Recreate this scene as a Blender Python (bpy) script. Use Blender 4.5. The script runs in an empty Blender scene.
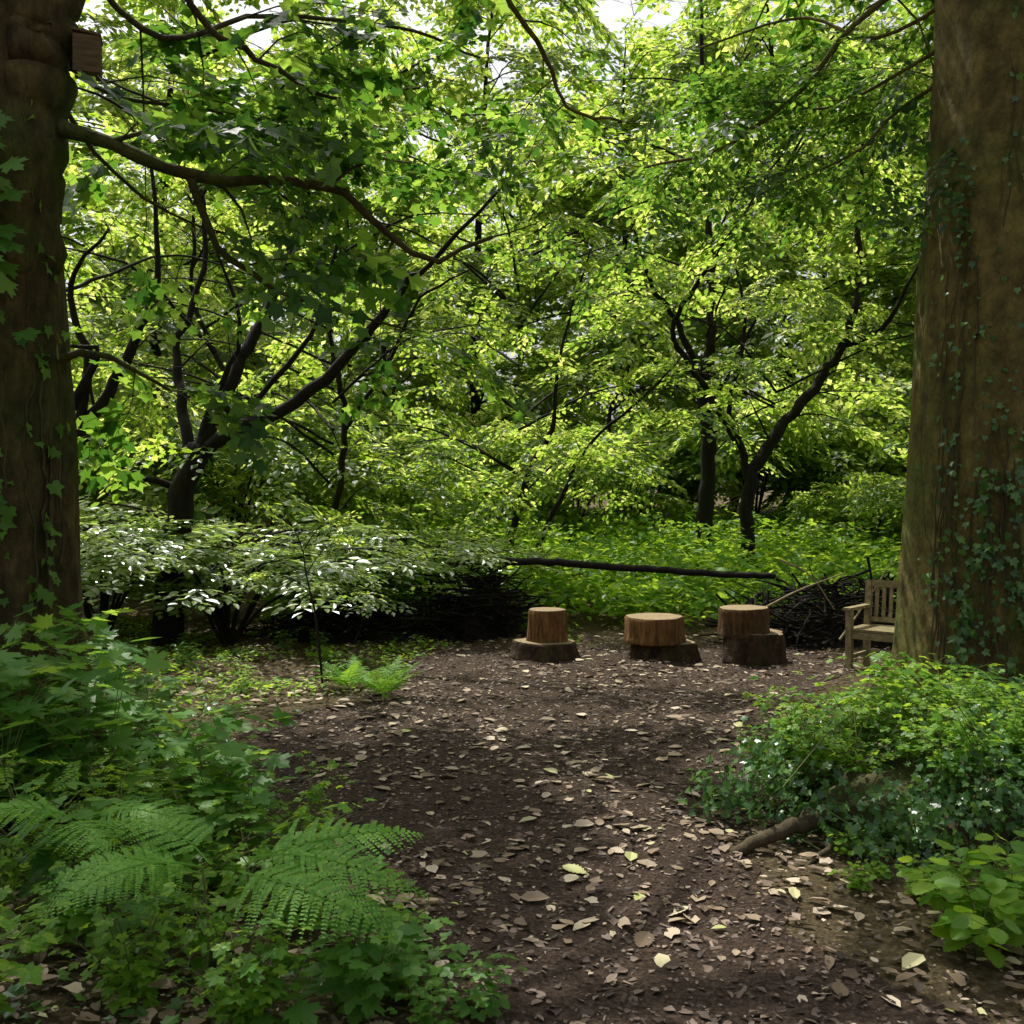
import bpy, math
import numpy as np
from mathutils import Vector
rng=np.random.default_rng(11)
R_=lambda a,b,n=None: rng.uniform(a,b,n)
C=bpy.context.scene.collection
EYE=1.6
def S(u,v,d):  # image pixel column and row plus an estimated depth -> metres
    return np.array([(u-512)/1000*d, d, EYE-(v-500)/1000*d])
def nrm(a):
    a=np.asarray(a,float); return a/np.maximum(np.linalg.norm(a,axis=-1,keepdims=True),1e-9)

# ------------------------------------------------------------------ light
SUN_EL=math.radians(61); SUN_AZ=math.radians(-28)
sunv=np.array([math.sin(SUN_AZ)*math.cos(SUN_EL),math.cos(SUN_AZ)*math.cos(SUN_EL),math.sin(SUN_EL)])

# ------------------------------------------------------------------ nodes
def newmat(name):
    m=bpy.data.materials.new(name); m.use_nodes=True
    nt=m.node_tree; nt.nodes.clear()
    return m,nt,nt.nodes,nt.links
def ramp(n,l,src,stops):
    r=n.new('ShaderNodeValToRGB'); e=r.color_ramp.elements
    while len(e)<len(stops): e.new(0.5)
    for i,(p,c) in enumerate(stops):
        e[i].position=p; e[i].color=(*c,1)
    l.new(src,r.inputs[0]); return r.outputs[0]
def noise(n,l,scale,detail=6,rough=.6,vec=None,out='Fac'):
    t=n.new('ShaderNodeTexNoise'); t.inputs['Scale'].default_value=scale
    t.inputs['Detail'].default_value=detail; t.inputs['Roughness'].default_value=rough
    if vec is not None: l.new(vec,t.inputs['Vector'])
    return t.outputs[out]
def coords(n,l,scale=(1,1,1)):
    g=n.new('ShaderNodeTexCoord'); m=n.new('ShaderNodeMapping'); m.inputs['Scale'].default_value=scale
    l.new(g.outputs['Object'],m.inputs['Vector']); return m.outputs[0]
def mixc(n,l,fac,a,b,mode='MIX'):
    m=n.new('ShaderNodeMix'); m.data_type='RGBA'; m.blend_type=mode
    if hasattr(fac,'links'): l.new(fac,m.inputs[0])
    else: m.inputs[0].default_value=fac
    for s,i in ((a,6),(b,7)):
        if hasattr(s,'links'): l.new(s,m.inputs[i])
        else: m.inputs[i].default_value=(*s,1)
    return m.outputs[2]
def leafmat(name,stops,tstops,trans=.5,rough=.4,spec=.4,tex=False):
    m,nt,n,l=newmat(name)
    g=n.new('ShaderNodeNewGeometry')
    c=ramp(n,l,g.outputs['Random Per Island'],stops)
    t=ramp(n,l,g.outputs['Random Per Island'],tstops)
    if tex:
        v=noise(n,l,14,2); c=mixc(n,l,v,c,mixc(n,l,1.0,c,(.6,.65,.55),'MULTIPLY'))
    p=n.new('ShaderNodeBsdfPrincipled'); p.inputs['Roughness'].default_value=rough
    p.inputs['Specular IOR Level'].default_value=spec
    l.new(c,p.inputs['Base Color'])
    tr=n.new('ShaderNodeBsdfTranslucent'); l.new(t,tr.inputs['Color'])
    mx=n.new('ShaderNodeMixShader'); mx.inputs[0].default_value=trans
    l.new(p.outputs[0],mx.inputs[1]); l.new(tr.outputs[0],mx.inputs[2])
    o=n.new('ShaderNodeOutputMaterial'); l.new(mx.outputs[0],o.inputs[0])
    return m
def solidmat(name,build,rough=.85,spec=.25,bump=None,bstr=.4,bdist=.02):
    m,nt,n,l=newmat(name)
    p=n.new('ShaderNodeBsdfPrincipled'); p.inputs['Roughness'].default_value=rough
    p.inputs['Specular IOR Level'].default_value=spec
    col,h=build(n,l)
    l.new(col,p.inputs['Base Color'])
    if h is not None:
        b=n.new('ShaderNodeBump'); b.inputs['Strength'].default_value=bstr; b.inputs['Distance'].default_value=bdist
        l.new(h,b.inputs['Height']); l.new(b.outputs[0],p.inputs['Normal'])
    o=n.new('ShaderNodeOutputMaterial'); l.new(p.outputs[0],o.inputs[0])
    return m
def bark_build(c0,c1,c2,moss,mossamt,stretch=(6,6,1.2),mott=0.):
    def f(n,l):
        v=coords(n,l,stretch); a=noise(n,l,2.2,8,.7,v)
        v2=coords(n,l,(1,1,.6)); b=noise(n,l,1.6,4,.6,v2)
        fine=noise(n,l,9,6,.7,v)
        c=ramp(n,l,a,[(.3,c0),(.5,c1),(.72,c2)])
        mm=n.new('ShaderNodeMapRange'); mm.inputs[1].default_value=.62-mossamt; mm.inputs[2].default_value=.78-mossamt*.6
        l.new(b,mm.inputs[0])
        c=mixc(n,l,mm.outputs[0],c,moss)
        c=mixc(n,l,.5,c,ramp(n,l,fine,[(.3,(.35,.35,.35)),(.7,(1,1,1))]),'MULTIPLY')
        if mott:
            k=noise(n,l,7,5,.65,coords(n,l,(1,1,.8))); c=mixc(n,l,mott,c,ramp(n,l,k,[(.36,(.42,.42,.38)),(.62,(1.25,1.22,1.05))]),'MULTIPLY')
        ad=n.new('ShaderNodeMath'); ad.operation='ADD'; l.new(a,ad.inputs[0]); l.new(fine,ad.inputs[1])
        return c,ad.outputs[0]
    return f
M={}
M['bark_big']=solidmat('beech_bark',bark_build((.095,.072,.022),(.19,.145,.045),(.29,.225,.08),(.12,.15,.03),.17,(3,3,1.9),.8),bstr=.85,bdist=.035)
M['bark_left']=solidmat('dark_bark',bark_build((.045,.033,.013),(.125,.092,.037),(.22,.165,.07),(.08,.12,.02),.18,(5,5,1.8),.8),bstr=.9,bdist=.045)
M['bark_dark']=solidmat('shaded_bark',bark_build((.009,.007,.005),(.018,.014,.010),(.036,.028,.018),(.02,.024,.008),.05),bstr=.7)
M['bark_pale']=solidmat('mossy_bark',bark_build((.04,.03,.015),(.085,.066,.034),(.15,.12,.065),(.07,.095,.02),.14),bstr=.6)
def G(a,b,c): return [(0,a),(.5,b),(1,c)]
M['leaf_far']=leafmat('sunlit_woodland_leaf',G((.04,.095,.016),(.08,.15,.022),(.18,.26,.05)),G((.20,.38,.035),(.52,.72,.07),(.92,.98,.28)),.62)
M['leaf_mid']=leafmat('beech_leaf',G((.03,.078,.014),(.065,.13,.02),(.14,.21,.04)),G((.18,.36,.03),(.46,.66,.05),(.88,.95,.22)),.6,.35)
M['leaf_dark']=leafmat('shaded_sycamore_leaf',G((.016,.05,.012),(.03,.078,.017),(.065,.13,.028)),G((.06,.18,.02),(.18,.38,.03),(.48,.72,.08)),.5,.4,.3)  # darker greens: shade on the two near crowns is put into the colour
M['laurel']=leafmat('glossy_layered_leaf',G((.08,.14,.04),(.13,.20,.06),(.22,.30,.10)),G((.30,.50,.06),(.48,.68,.1),(.68,.82,.2)),.40,.25,1.)
M['herb_bright']=leafmat('bright_herb_leaf',G((.09,.24,.022),(.155,.34,.03),(.28,.44,.042)),G((.34,.6,.03),(.48,.72,.05),(.66,.85,.08)),.48,.45,.35,True)
M['herb_cool']=leafmat('cool_green_herb_leaf',G((.065,.195,.03),(.105,.27,.04),(.18,.35,.055)),G((.24,.48,.045),(.33,.57,.06),(.46,.68,.07)),.44,.45,.35,True)
M['fern']=leafmat('fern_leaf',G((.09,.26,.028),(.135,.33,.036),(.20,.41,.05)),G((.28,.56,.05),(.4,.66,.06),(.54,.78,.07)),.42,.5,.3)
M['ivy']=leafmat('ivy_leaf',G((.03,.10,.026),(.06,.155,.036),(.12,.25,.05)),G((.1,.26,.03),(.16,.34,.04),(.26,.45,.05)),.28,.28,.6)
M['litter']=leafmat('dry_leaf',[(0,(.10,.066,.037)),(.35,(.21,.148,.09)),(.7,(.37,.285,.185)),(.92,(.58,.48,.35)),(1,(.40,.43,.13))],G((.15,.08,.03),(.25,.15,.06),(.3,.2,.08)),.1,.65)
M['chip']=leafmat('mulch_flake',G((.035,.023,.016),(.105,.072,.051),(.27,.195,.145)),G((.02,.01,.01),(.04,.03,.02),(.05,.03,.02)),.04,.65)
M['stem']=solidmat('green_stem',lambda n,l:(ramp(n,l,noise(n,l,6,2),[(.3,(.08,.13,.03)),(.7,(.16,.14,.05))]),None))
def soil(n,l):
    v=coords(n,l); a=noise(n,l,1.1,4,.6,v); b=noise(n,l,38,6,.75,v)
    vo=n.new('ShaderNodeTexVoronoi'); vo.inputs['Scale'].default_value=34; l.new(v,vo.inputs['Vector'])
    c=ramp(n,l,b,[(.3,(.05,.035,.02)),(.5,(.14,.098,.06)),(.7,(.29,.215,.135))])
    c=mixc(n,l,a,c,mixc(n,l,1.,c,(.6,.72,.5),'MULTIPLY'))
    ad=n.new('ShaderNodeMath'); ad.operation='MULTIPLY_ADD'; l.new(b,ad.inputs[0]); ad.inputs[1].default_value=1.5; l.new(vo.outputs['Distance'],ad.inputs[2])
    return c,ad.outputs[0]
def mulch(n,l):
    v=coords(n,l); a=noise(n,l,.9,4,.6,v); b=noise(n,l,55,6,.8,v)
    vo=n.new('ShaderNodeTexVoronoi'); vo.inputs['Scale'].default_value=48; l.new(v,vo.inputs['Vector'])
    c=ramp(n,l,b,[(.28,(.038,.025,.018)),(.5,(.115,.078,.056)),(.72,(.28,.20,.15))])
    g_=n.new('ShaderNodeRGBToBW'); l.new(vo.outputs['Color'],g_.inputs[0])
    cc=mixc(n,l,.5,c,mixc(n,l,1.,c,g_.outputs[0],'MULTIPLY'))
    cc=mixc(n,l,a,cc,mixc(n,l,1.,cc,(.62,.6,.56),'MULTIPLY'))
    ad=n.new('ShaderNodeMath'); ad.operation='MULTIPLY_ADD'; l.new(b,ad.inputs[0]); ad.inputs[1].default_value=1.2; l.new(vo.outputs['Distance'],ad.inputs[2])
    return cc,ad.outputs[0]
M['soil']=solidmat('woodland_soil',soil,.95,.1,True,.9,.03)
M['mulch']=solidmat('bark_mulch',mulch,.95,.15,True,.9,.025)
M['logbark']=solidmat('log_bark',bark_build((.07,.032,.012),(.33,.16,.05),(.58,.34,.12),(.16,.10,.035),.03,(12,12,1.6),.5),bstr=1.,bdist=.04)
M['logbrown']=solidmat('brown_log_bark',bark_build((.045,.024,.011),(.20,.105,.038),(.40,.24,.09),(.10,.08,.03),.06,(10,10,2),.5),bstr=1.,bdist=.045)
M['logdark']=solidmat('dark_log_bark',bark_build((.03,.019,.011),(.10,.062,.034),(.23,.15,.08),(.07,.07,.02),.05,(6,6,3),.7),bstr=1.,bdist=.05)  # darkest of the log barks, used on the base logs
def sawn(n,l):
    v=coords(n,l); w=n.new('ShaderNodeTexWave'); w.wave_type='RINGS'; w.rings_direction='Z'
    w.inputs['Scale'].default_value=14; w.inputs['Distortion'].default_value=2.5; w.inputs['Detail'].default_value=3; l.new(v,w.inputs['Vector'])
    b=noise(n,l,9,6,.6,v)
    c=ramp(n,l,w.outputs['Fac'],[(.1,(.28,.20,.11)),(.8,(.44,.34,.2))])
    c=mixc(n,l,b,c,(.17,.12,.065)); return c,w.outputs['Fac']
M['sawn']=solidmat('sawn_wood',sawn,.8,.2,True,.3,.01)
def oldwood(n,l):
    v=coords(n,l,(3,3,3)); b=noise(n,l,6,8,.65,v)
    return ramp(n,l,b,[(.3,(.13,.105,.05)),(.55,(.28,.23,.12)),(.75,(.42,.36,.2))]),b
M['oldwood']=solidmat('weathered_bench_wood',oldwood,.8,.2,True,.3,.01)
def boxw(n,l):
    b=noise(n,l,8,6,.6,coords(n,l,(1,1,6))); return ramp(n,l,b,[(.3,(.06,.04,.02)),(.7,(.15,.1,.05))]),b
M['boxwood']=solidmat('nest_box_wood',boxw,.8,.2,True,.3,.01)

# ------------------------------------------------------------------ mesh accumulation
class Acc:
    def __init__(s): s.V=[];s.F={};s.n=0
    def add(s,V,F):
        V=np.asarray(V,float); s.V.append(V)
        for f in F:
            f=np.asarray(f,int); s.F.setdefault(f.shape[1],[]).append(f+s.n)
        s.n+=len(V); return s
    def inst(s,proto,pos,Rm,sc):
        PV,PF=proto; pos=np.atleast_2d(pos); N=len(pos)
        if N==0: return
        sc=np.broadcast_to(np.asarray(sc,float),(N,))
        V=pos[:,None,:]+sc[:,None,None]*np.einsum('nij,kj->nki',Rm,PV)
        k=len(PV); off=(np.arange(N)*k)
        s.add(V.reshape(-1,3),[ (f[None]+off[:,None,None]).reshape(-1,f.shape[1]) for f in PF])
    def proto(s):
        return np.concatenate(s.V),[np.concatenate(v) for v in s.F.values()]
    def mesh(s,name,mat,smooth=False):
        V=np.concatenate(s.V); F=[np.concatenate(v) for v in s.F.values()]
        me=bpy.data.meshes.new(name)
        tot=np.concatenate([np.full(len(f),f.shape[1]) for f in F]); idx=np.concatenate([f.ravel() for f in F])
        me.vertices.add(len(V)); me.vertices.foreach_set('co',V.astype(np.float32).ravel())
        me.loops.add(len(idx)); me.loops.foreach_set('vertex_index',idx.astype(np.int32))
        me.polygons.add(len(tot)); st=np.concatenate([[0],np.cumsum(tot)[:-1]])
        me.polygons.foreach_set('loop_start',st.astype(np.int32))
        me.polygons.foreach_set('use_smooth',np.full(len(tot),smooth))
        me.update(calc_edges=True)
        me.materials.append(M[mat]); return me
def frames(y,nn):
    y=nrm(y); x=nrm(np.cross(y,nn)); z=np.cross(x,y)
    return np.stack([x,y,z],axis=-1)
def tube(pts,rad,sides=6,cap=True,prof=None):
    pts=np.asarray(pts,float); n=len(pts); rad=np.broadcast_to(np.asarray(rad,float),(n,))
    T=nrm(np.gradient(pts,axis=0))
    a=np.cross(T[0],[0,0,1.]) if abs(T[0][2])<.9 else np.cross(T[0],[0,1.,0]); a=nrm(a)
    ang=np.linspace(0,2*np.pi,sides,endpoint=False); out=[]
    for i in range(n):
        a=nrm(a-T[i]*np.dot(a,T[i])); b=np.cross(T[i],a)
        rr=rad[i] if prof is None else rad[i]*prof(ang,i)
        out.append(pts[i]+(np.cos(ang)*rr)[:,None]*a+(np.sin(ang)*rr)[:,None]*b)
    V=np.concatenate(out)
    i=np.arange(n-1)[:,None]*sides; j=np.arange(sides)[None]; k=(j+1)%sides
    F=np.stack([i+j,i+k,i+sides+k,i+sides+j],-1).reshape(-1,4)
    Fs=[F]
    if cap:
        V=np.concatenate([V,pts[-1:]+T[-1]*rad[-1]*.6]); c=len(V)-1
        b0=(n-1)*sides; Fs.append(np.stack([b0+j[0],b0+k[0],np.full(sides,c)],-1))
    return V,Fs
def smooth(pts,n):
    pts=np.asarray(pts,float); P=np.vstack([2*pts[0]-pts[1],pts,2*pts[-1]-pts[-2]])
    m=len(pts)-1; out=[]
    for t in np.linspace(0,m-1e-6,n):
        i=int(t); f=t-i; a,b,c,d=P[i],P[i+1],P[i+2],P[i+3]
        out.append(.5*((2*b)+(c-a)*f+(2*a-5*b+4*c-d)*f*f+(3*b-a-3*c+d)*f**3))
    return np.array(out)

# ------------------------------------------------------------------ object helpers
def put(o,parent=None):
    C.objects.link(o)
    if parent: o.parent=parent
    return o
def thing(name,label,cat,parts,loc=(0,0,0),rotz=0,scale=1,group=None,single=False):
    if single:
        o=bpy.data.objects.new(name,parts[0][1])
    else:
        o=bpy.data.objects.new(name,None); o.empty_display_size=.2
    put(o)
    if not single:
        for p in parts:
            q=put(bpy.data.objects.new(p[0],p[1]),o)
            if len(p)>2: q.location=p[2]
            if len(p)>3: q.rotation_euler=p[3]
    o.location=loc; o.rotation_euler=(0,0,rotz); o.scale=(scale,)*3
    o['label']=label; o['category']=cat
    if group: o['group']=group
    return o
def clone(o,loc,rotz,scale,label=None,tilt=(0,0)):
    c=o.copy(); C.objects.link(c)
    for ch in o.children:
        k=ch.copy(); k.parent=c; C.objects.link(k)
    c.location=loc; c.rotation_euler=(tilt[0],tilt[1],rotz); c.scale=(scale,)*3
    if label: c['label']=label
    return c

# ------------------------------------------------------------------ leaves
def leaf_simple(w=.34):
    V=np.array([[0,0,0],[-w,.45,.06],[0,1,-.06],[w,.45,.06]]); return V,[np.array([[0,2,1],[0,3,2]])]
def leaf_oval(w=.3):
    V=np.array([[0,0,0],[-w*.85,.28,.05],[-w*.8,.65,.04],[0,1,-.08],[w*.8,.65,.04],[w*.85,.28,.05]])
    return V,[np.array([[0,3,2,1],[0,5,4,3]])]
def fan(out,cx=(0,.45),cup=.06):
    out=np.array(out,float); c=np.array(cx)
    z=cup*np.abs(out[:,0])*1.3-.10*(out[:,1]-.4)**2
    V=np.vstack([[c[0],c[1],-.01],np.c_[out,z]]); n=len(out)
    i=np.arange(n); return V,[np.stack([np.zeros(n,int),1+i,1+(i+1)%n],-1)]
def leaf_maple(lo=False):
    o=[(0,0)]
    half=[(.14,.02),(.42,-.06),(.36,.12),(.55,.2),(.34,.27),(.62,.48),(.52,.55),(.6,.72),(.38,.62),(.2,.55),(.24,.78),(.1,.84)]
    if lo: half=[(.42,-.02),(.36,.2),(.62,.58),(.28,.6)]
    o+=half+[(0,1.0)]+[(-x,y) for x,y in half[::-1]]
    return fan(o,(0,.35))
def leaf_ivy():
    half=[(.16,-.06),(.42,.02),(.36,.25),(.50,.5),(.2,.55)]
    o=[(0,.05)]+half+[(0,1)]+[(-x,y) for x,y in half[::-1]]
    return fan(o,(0,.3),.12)
def leaf_tooth(w=.3,n=6):
    h=[]
    for i in range(1,n+1):
        t=i/(n+1); r=w*math.sin(math.pi*t**.8)**.8
        h.append((r*.82,t-.03)); h.append((r*1.1,t+.03))
    o=[(0,0)]+h+[(0,1)]+[(-x,y) for x,y in h[::-1]]
    return fan(o,(0,.4))
def compound(base,items):
    A=Acc()
    for (x,y,a,s) in items:
        d=np.array([[math.sin(a),math.cos(a),R_(-.15,.1)]]); A.inst(base,np.array([[x,y,0]]),frames(d,np.array([[R_(-.2,.2),0,1.]])),s)
    return A.proto()
LS,LO,LM,LI,LT=leaf_simple(),leaf_oval(),leaf_maple(),leaf_ivy(),leaf_tooth()
LML=leaf_maple(True); LOW=leaf_oval(.2)
LC=compound(leaf_tooth(.34,4),[(0,.32,0,.68),(0,.3,1.0,.55),(0,.3,-1.0,.55),(.02,.25,1.9,.36),(-.02,.25,-1.9,.36)])
LTRI=compound(leaf_tooth(.38,5),[(0,.36,0,.66),(0,.34,1.25,.55),(0,.34,-1.25,.55)])
LPIN=compound(LOW,[(0,y,sg*1.15,.34*(1-.4*y)) for y in np.linspace(.2,.85,6) for sg in(-1,1)]+[(0,.85,0,.25)])

def make_spray(leaf,n_main=9,ll=.2,sides=4,twig_r=.005,seed=0,leafjit=.4,drop=.25):
    r=np.random.default_rng(seed); L=Acc(); Tw=Acc()
    def run(p0,d,length,n):
        ts=np.linspace(.12,1,n); up=np.array([0,0,1.])
        pts=[p0+d*length*t+np.array([0,0,-drop*length*t*t]) for t in np.linspace(0,1,3)]
        Tw.add(*tube(pts,np.linspace(twig_r,twig_r*.4,3),3,False))
        P=[];D=[];Nn=[];Sc=[]
        for i,t in enumerate(ts):
            p=p0+d*length*t+np.array([0,0,-drop*length*t*t])
            sg=1 if i%2 else -1; side=np.cross(d,up)*sg
            ang=r.uniform(.5,1.1) if t<.97 else 0
            D.append(d*math.cos(ang)+side*math.sin(ang)+up*r.normal(-.25*min(1,leafjit*2.5)-drop*.5*t,.5*leafjit)); P.append(p)
            Nn.append(up+d*drop*1.2*t+r.normal(0,leafjit,3)); Sc.append(ll*r.uniform(.65,1.15)*(1.08-.3*t))
        L.inst(leaf,np.array(P),frames(np.array(D),np.array(Nn)),np.array(Sc))
    y=np.array([0,1.,0]); run(np.zeros(3),y,1.,n_main)
    for k in range(sides):
        t=.12+.62*k/max(1,sides); sg=1 if k%2 else -1
        a=r.uniform(.6,1.0)*sg; d=np.array([math.sin(a),math.cos(a),r.uniform(-.15,.1)*min(1,leafjit*2.5)])
        run(y*t+np.array([0,0,-drop*t*t]),nrm(d),.66*(1-.5*t),max(3,int(n_main*.6)))
    return L.proto(),Tw.proto()
SPR={}
for nm,leaf,n,ll,sd,dr,lj in (('far',LS,10,.205,6,.42,.32),('mid',leaf_oval(.34),10,.16,6,.42,.30),('maple',LML,7,.22,4,.3,.35),('laurel',leaf_oval(.28),9,.20,5,.10,.17)):
    SPR[nm]=[make_spray(leaf,n,ll,sd,seed=k+10*len(SPR),drop=dr,leafjit=lj) for k in range(4)]

# sun pools: gaps in the crowns along the sun direction
POOLS=[(1.2,9.7,3.0,1.2,2.4),(0.2,7.6,.9,.5,2.),(.8,6.1,.8,.4,1.9),(-.6,6.5,.5,.35,1.6),(-2.6,8.9,2.2,1.6,2.4),(-3.2,11.3,3.,1.4,2.2),(4.5,15.,8,3.8,1.7),(-4,14,5,3.,1.1),(1.0,4.2,.7,.35,1.3),(-1.2,3.3,.9,.5,1.2),(2.2,5.1,1.3,.8,1.9),(-2.0,6.3,1.0,.7,1.5),(-2.2,4.6,1.1,.8,1.3)]
class Tree:
    def __init__(s,kind,ssc=.6,seed=0,pools=True,upbias=.1,njit=.30):
        s.w=Acc(); s.kind=kind; s.sp=[]; s.ssc=ssc; s.r=np.random.default_rng(seed); s.pools=pools; s.up=upbias; s.nj=njit
    def limb(s,pts,r0,r1,sides=8,n=None):
        L=np.sum(np.linalg.norm(np.diff(pts,axis=0),axis=1)); n=n or max(5,int(L/.18))
        P=smooth(pts,n); P[1:-1]+=s.r.normal(0,min(.018,r0*.3),(n-2,3))
        rad=np.linspace(r0,r1,n)*(1+s.r.normal(0,.05,n)); s.w.add(*tube(P,rad,sides)); return P,L
    def kids(s,P,L,r,lev,maxlev,step,clen,start=.2,spread=1.,flat=.55):
        n=max(2,int(L*(1-start)/step))
        for t in np.linspace(start,1,n)+s.r.uniform(-.02,.02,n):
            t=min(max(t,0),1); i=min(int(t*(len(P)-1)),len(P)-2); p=P[i]+(P[i+1]-P[i])*(t*(len(P)-1)-i)
            tg=nrm(P[i+1]-P[i]); q=s.r.normal(0,1,3); q=q-tg*np.dot(q,tg); q=nrm(q); q[2]*=flat
            d=nrm(tg*s.r.uniform(.3,.9)+q*spread+np.array([0,0,s.up]))
            if t>.97: d=nrm(tg+q*.2)
            l=clen*s.r.uniform(.55,1.15)*(1-.45*t)
            e=p+d*l; m=p+d*l*.5+np.array([0,0,.06*l])+s.r.normal(0,.05*l,3); e=e+np.array([0,0,-.12*l])
            rr=max(r*(1-.6*t)*.4,.004)
            if lev>=maxlev:
                s.w.add(*tube(np.array([p,m,e]),[rr,rr*.7,rr*.4],3,False))
                ns=max(1,int(round(l/.32)))
                for u in np.linspace(.3,1,ns+1):
                    pp=p+(m-p)*u*2 if u<.5 else m+(e-m)*(u*2-1)
                    dd=nrm(d+s.r.normal(0,.55,3)*np.array([1,1,.4])); s.sp.append((pp,dd))
            else:
                Q=smooth([p,m,e],max(4,int(l/.25))); s.w.add(*tube(Q,np.linspace(rr,rr*.4,len(Q)),5 if lev==1 else 4,False))
                s.kids(Q,l,rr,lev+1,maxlev,step*.8,clen*.5,.15,spread,flat)
    def foliage(s,dens=1.,keep=None):
        L=Acc()
        if not s.sp: return L
        P=np.array([a for a,b in s.sp]); D=np.array([b for a,b in s.sp]); N=len(P)
        k=s.r.random(N)<dens
        if s.pools:
            g=P-sunv*(P[:,2]/sunv[2])[:,None]
            for (x,y,a,b,pr) in POOLS:
                ins=((g[:,0]-x)/a)**2+((g[:,1]-y)/b)**2<1
                inview=(P[:,2]<1.6+.56*P[:,1])&(np.abs(P[:,0])<.54*P[:,1])
                k&=~(ins&(P[:,2]>2.4)&(s.r.random(N)<np.where(inview,pr*.42,pr)))
        if keep is not None: k&=keep(P)
        P,D=P[k],D[k]; N=len(P)
        D=D*np.array([1,1,.25 if s.nj<.2 else .6])
        Nn=np.array([0,0,1.])+s.r.normal(0,s.nj,(N,3)); Rm=frames(D,Nn); sc=s.ssc*s.r.uniform(.7,1.2,N); v=s.r.integers(0,4,N)
        for q in range(4):
            m=v==q; L.inst(SPR[s.kind][q][0],P[m],Rm[m],sc[m]); s.w.inst(SPR[s.kind][q][1],P[m],Rm[m],sc[m])
        return L

# ------------------------------------------------------------------ ground
def gh(x,y):
    x=np.asarray(x,float); y=np.asarray(y,float)
    b=.9*np.clip((y-11.5)/11,0,1)**1.3+ .015*np.clip(y-22,0,200)
    lb=.16*np.clip((-x-1.2)/2.,0,1)*np.clip((11-y)/3,0,1)
    rb=.08*np.clip((x-1.6)/1.5,0,1)*np.clip((8-y)/3,0,1)
    return b+lb+rb+.02*np.sin(x*1.7+.5)*np.cos(y*1.3)+.012*np.sin(x*4.1+y*2.3)+.008*np.sin(x*9.3-y*7.1)
def grid(xs,ys,f):
    X,Y=np.meshgrid(xs,ys); V=np.c_[X.ravel(),Y.ravel(),f(X,Y).ravel()]
    nx,ny=len(xs),len(ys); i=np.arange(ny-1)[:,None]*nx; j=np.arange(nx-1)[None]
    return V,[np.stack([i+j,i+j+1,i+nx+j+1,i+nx+j],-1).reshape(-1,4)]
far=np.array([16,20,26,35,50,75,120,200,320.])
xs=np.concatenate([-far[::-1],np.arange(-13,13.01,.14),far]); ys=np.concatenate([[-200,-100,-50,-20,-8,-3],np.arange(-1,24.01,.14),[26,29,34,42,55,75,120,200,350.]])
A=Acc(); A.add(*grid(xs,ys,gh)); o=put(bpy.data.objects.new('ground',A.mesh('ground','soil',True))); o['kind']='structure'
py=np.array([-4,2,3,4.2,5.0,5.6,6.6,8,9,10,10.9]); pl=np.array([-.5,-.3,-.15,-.45,-1.1,-1.7,-1.8,-1.2,-1.0,-1.0,-.6]); pr=np.array([1.6,1.6,1.35,.95,1.25,1.6,1.9,2.2,3.0,3.5,3.0])
A=Acc(); ny,nx=200,44; Y=np.linspace(-4,10.9,ny); l_=np.interp(Y,py,pl)+.09*np.sin(Y*5)+.06*np.sin(Y*13+1); r_=np.interp(Y,py,pr)+.08*np.sin(Y*6+2)+.05*np.sin(Y*15)
T=np.linspace(0,1,nx); X=l_[:,None]+(r_-l_)[:,None]*T[None]; YY=np.repeat(Y[:,None],nx,1)
edge=np.minimum(T,1-T)[None]*np.ones((ny,1)); Z=gh(X,YY)+.012*np.clip(edge/.08,0,1)+.004*np.sin(X*31)*np.sin(YY*27)+.004
i=np.arange(ny-1)[:,None]*nx; j=np.arange(nx-1)[None]
A.add(np.c_[X.ravel(),YY.ravel(),Z.ravel()],[np.stack([i+j,i+j+1,i+nx+j+1,i+nx+j],-1).reshape(-1,4)])
o=put(bpy.data.objects.new('path',A.mesh('path','mulch',True))); o['kind']='structure'
def onpath(x,y): return (x>np.interp(y,py,pl))&(x<np.interp(y,py,pr))&(y<10.9)

def scatter_leaves(name,mat,leafs,N,xr,yr,size,tilt,mask=None,lift=.012,kindlabel=''):
    A=Acc(); x=R_(*xr,N); y=yr[0]+(yr[1]-yr[0])*rng.random(N)**1.4
    if mask is not None:
        m=mask(x,y); x,y=x[m],y[m]
    n=len(x); a=R_(0,6.28,n); D=np.c_[np.cos(a),np.sin(a),rng.normal(0,tilt*.5,n)]; Nn=np.c_[rng.normal(0,tilt,n),rng.normal(0,tilt,n),np.ones(n)]
    Rm=frames(D,Nn); sc=size[0]+(size[1]-size[0])*rng.random(n)**2.8; P=np.c_[x,y,gh(x,y)+lift+R_(0,.010,n)]
    v=rng.integers(0,len(leafs),n)
    for q,lf in enumerate(leafs):
        m=v==q; A.inst(lf,P[m],Rm[m],sc[m])
    o=put(bpy.data.objects.new(name,A.mesh(name,mat))); o['kind']='stuff'; o['label']=kindlabel; o['category']=name.replace('_',' ')
def curl(p,k=.45):
    V,F=p; V=V.copy(); V[:,2]+=k*V[:,0]**2+.12*(V[:,1]-.5)**2; return V,F
def torn(seed):
    r=np.random.default_rng(seed); n=9; a=np.linspace(0,6.283,n,endpoint=False); rr=.42*r.uniform(.5,1.15,n)
    return curl(fan(np.c_[np.cos(a)*rr*.7,.5+np.sin(a)*rr],(0,.5),.03),r.uniform(-.2,.5))
clump=lambda x,y:(np.sin(x*2.1+y*1.3)+np.sin(x*.9-y*2.7)+rng.normal(0,.8,len(x)))>-.7
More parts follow.
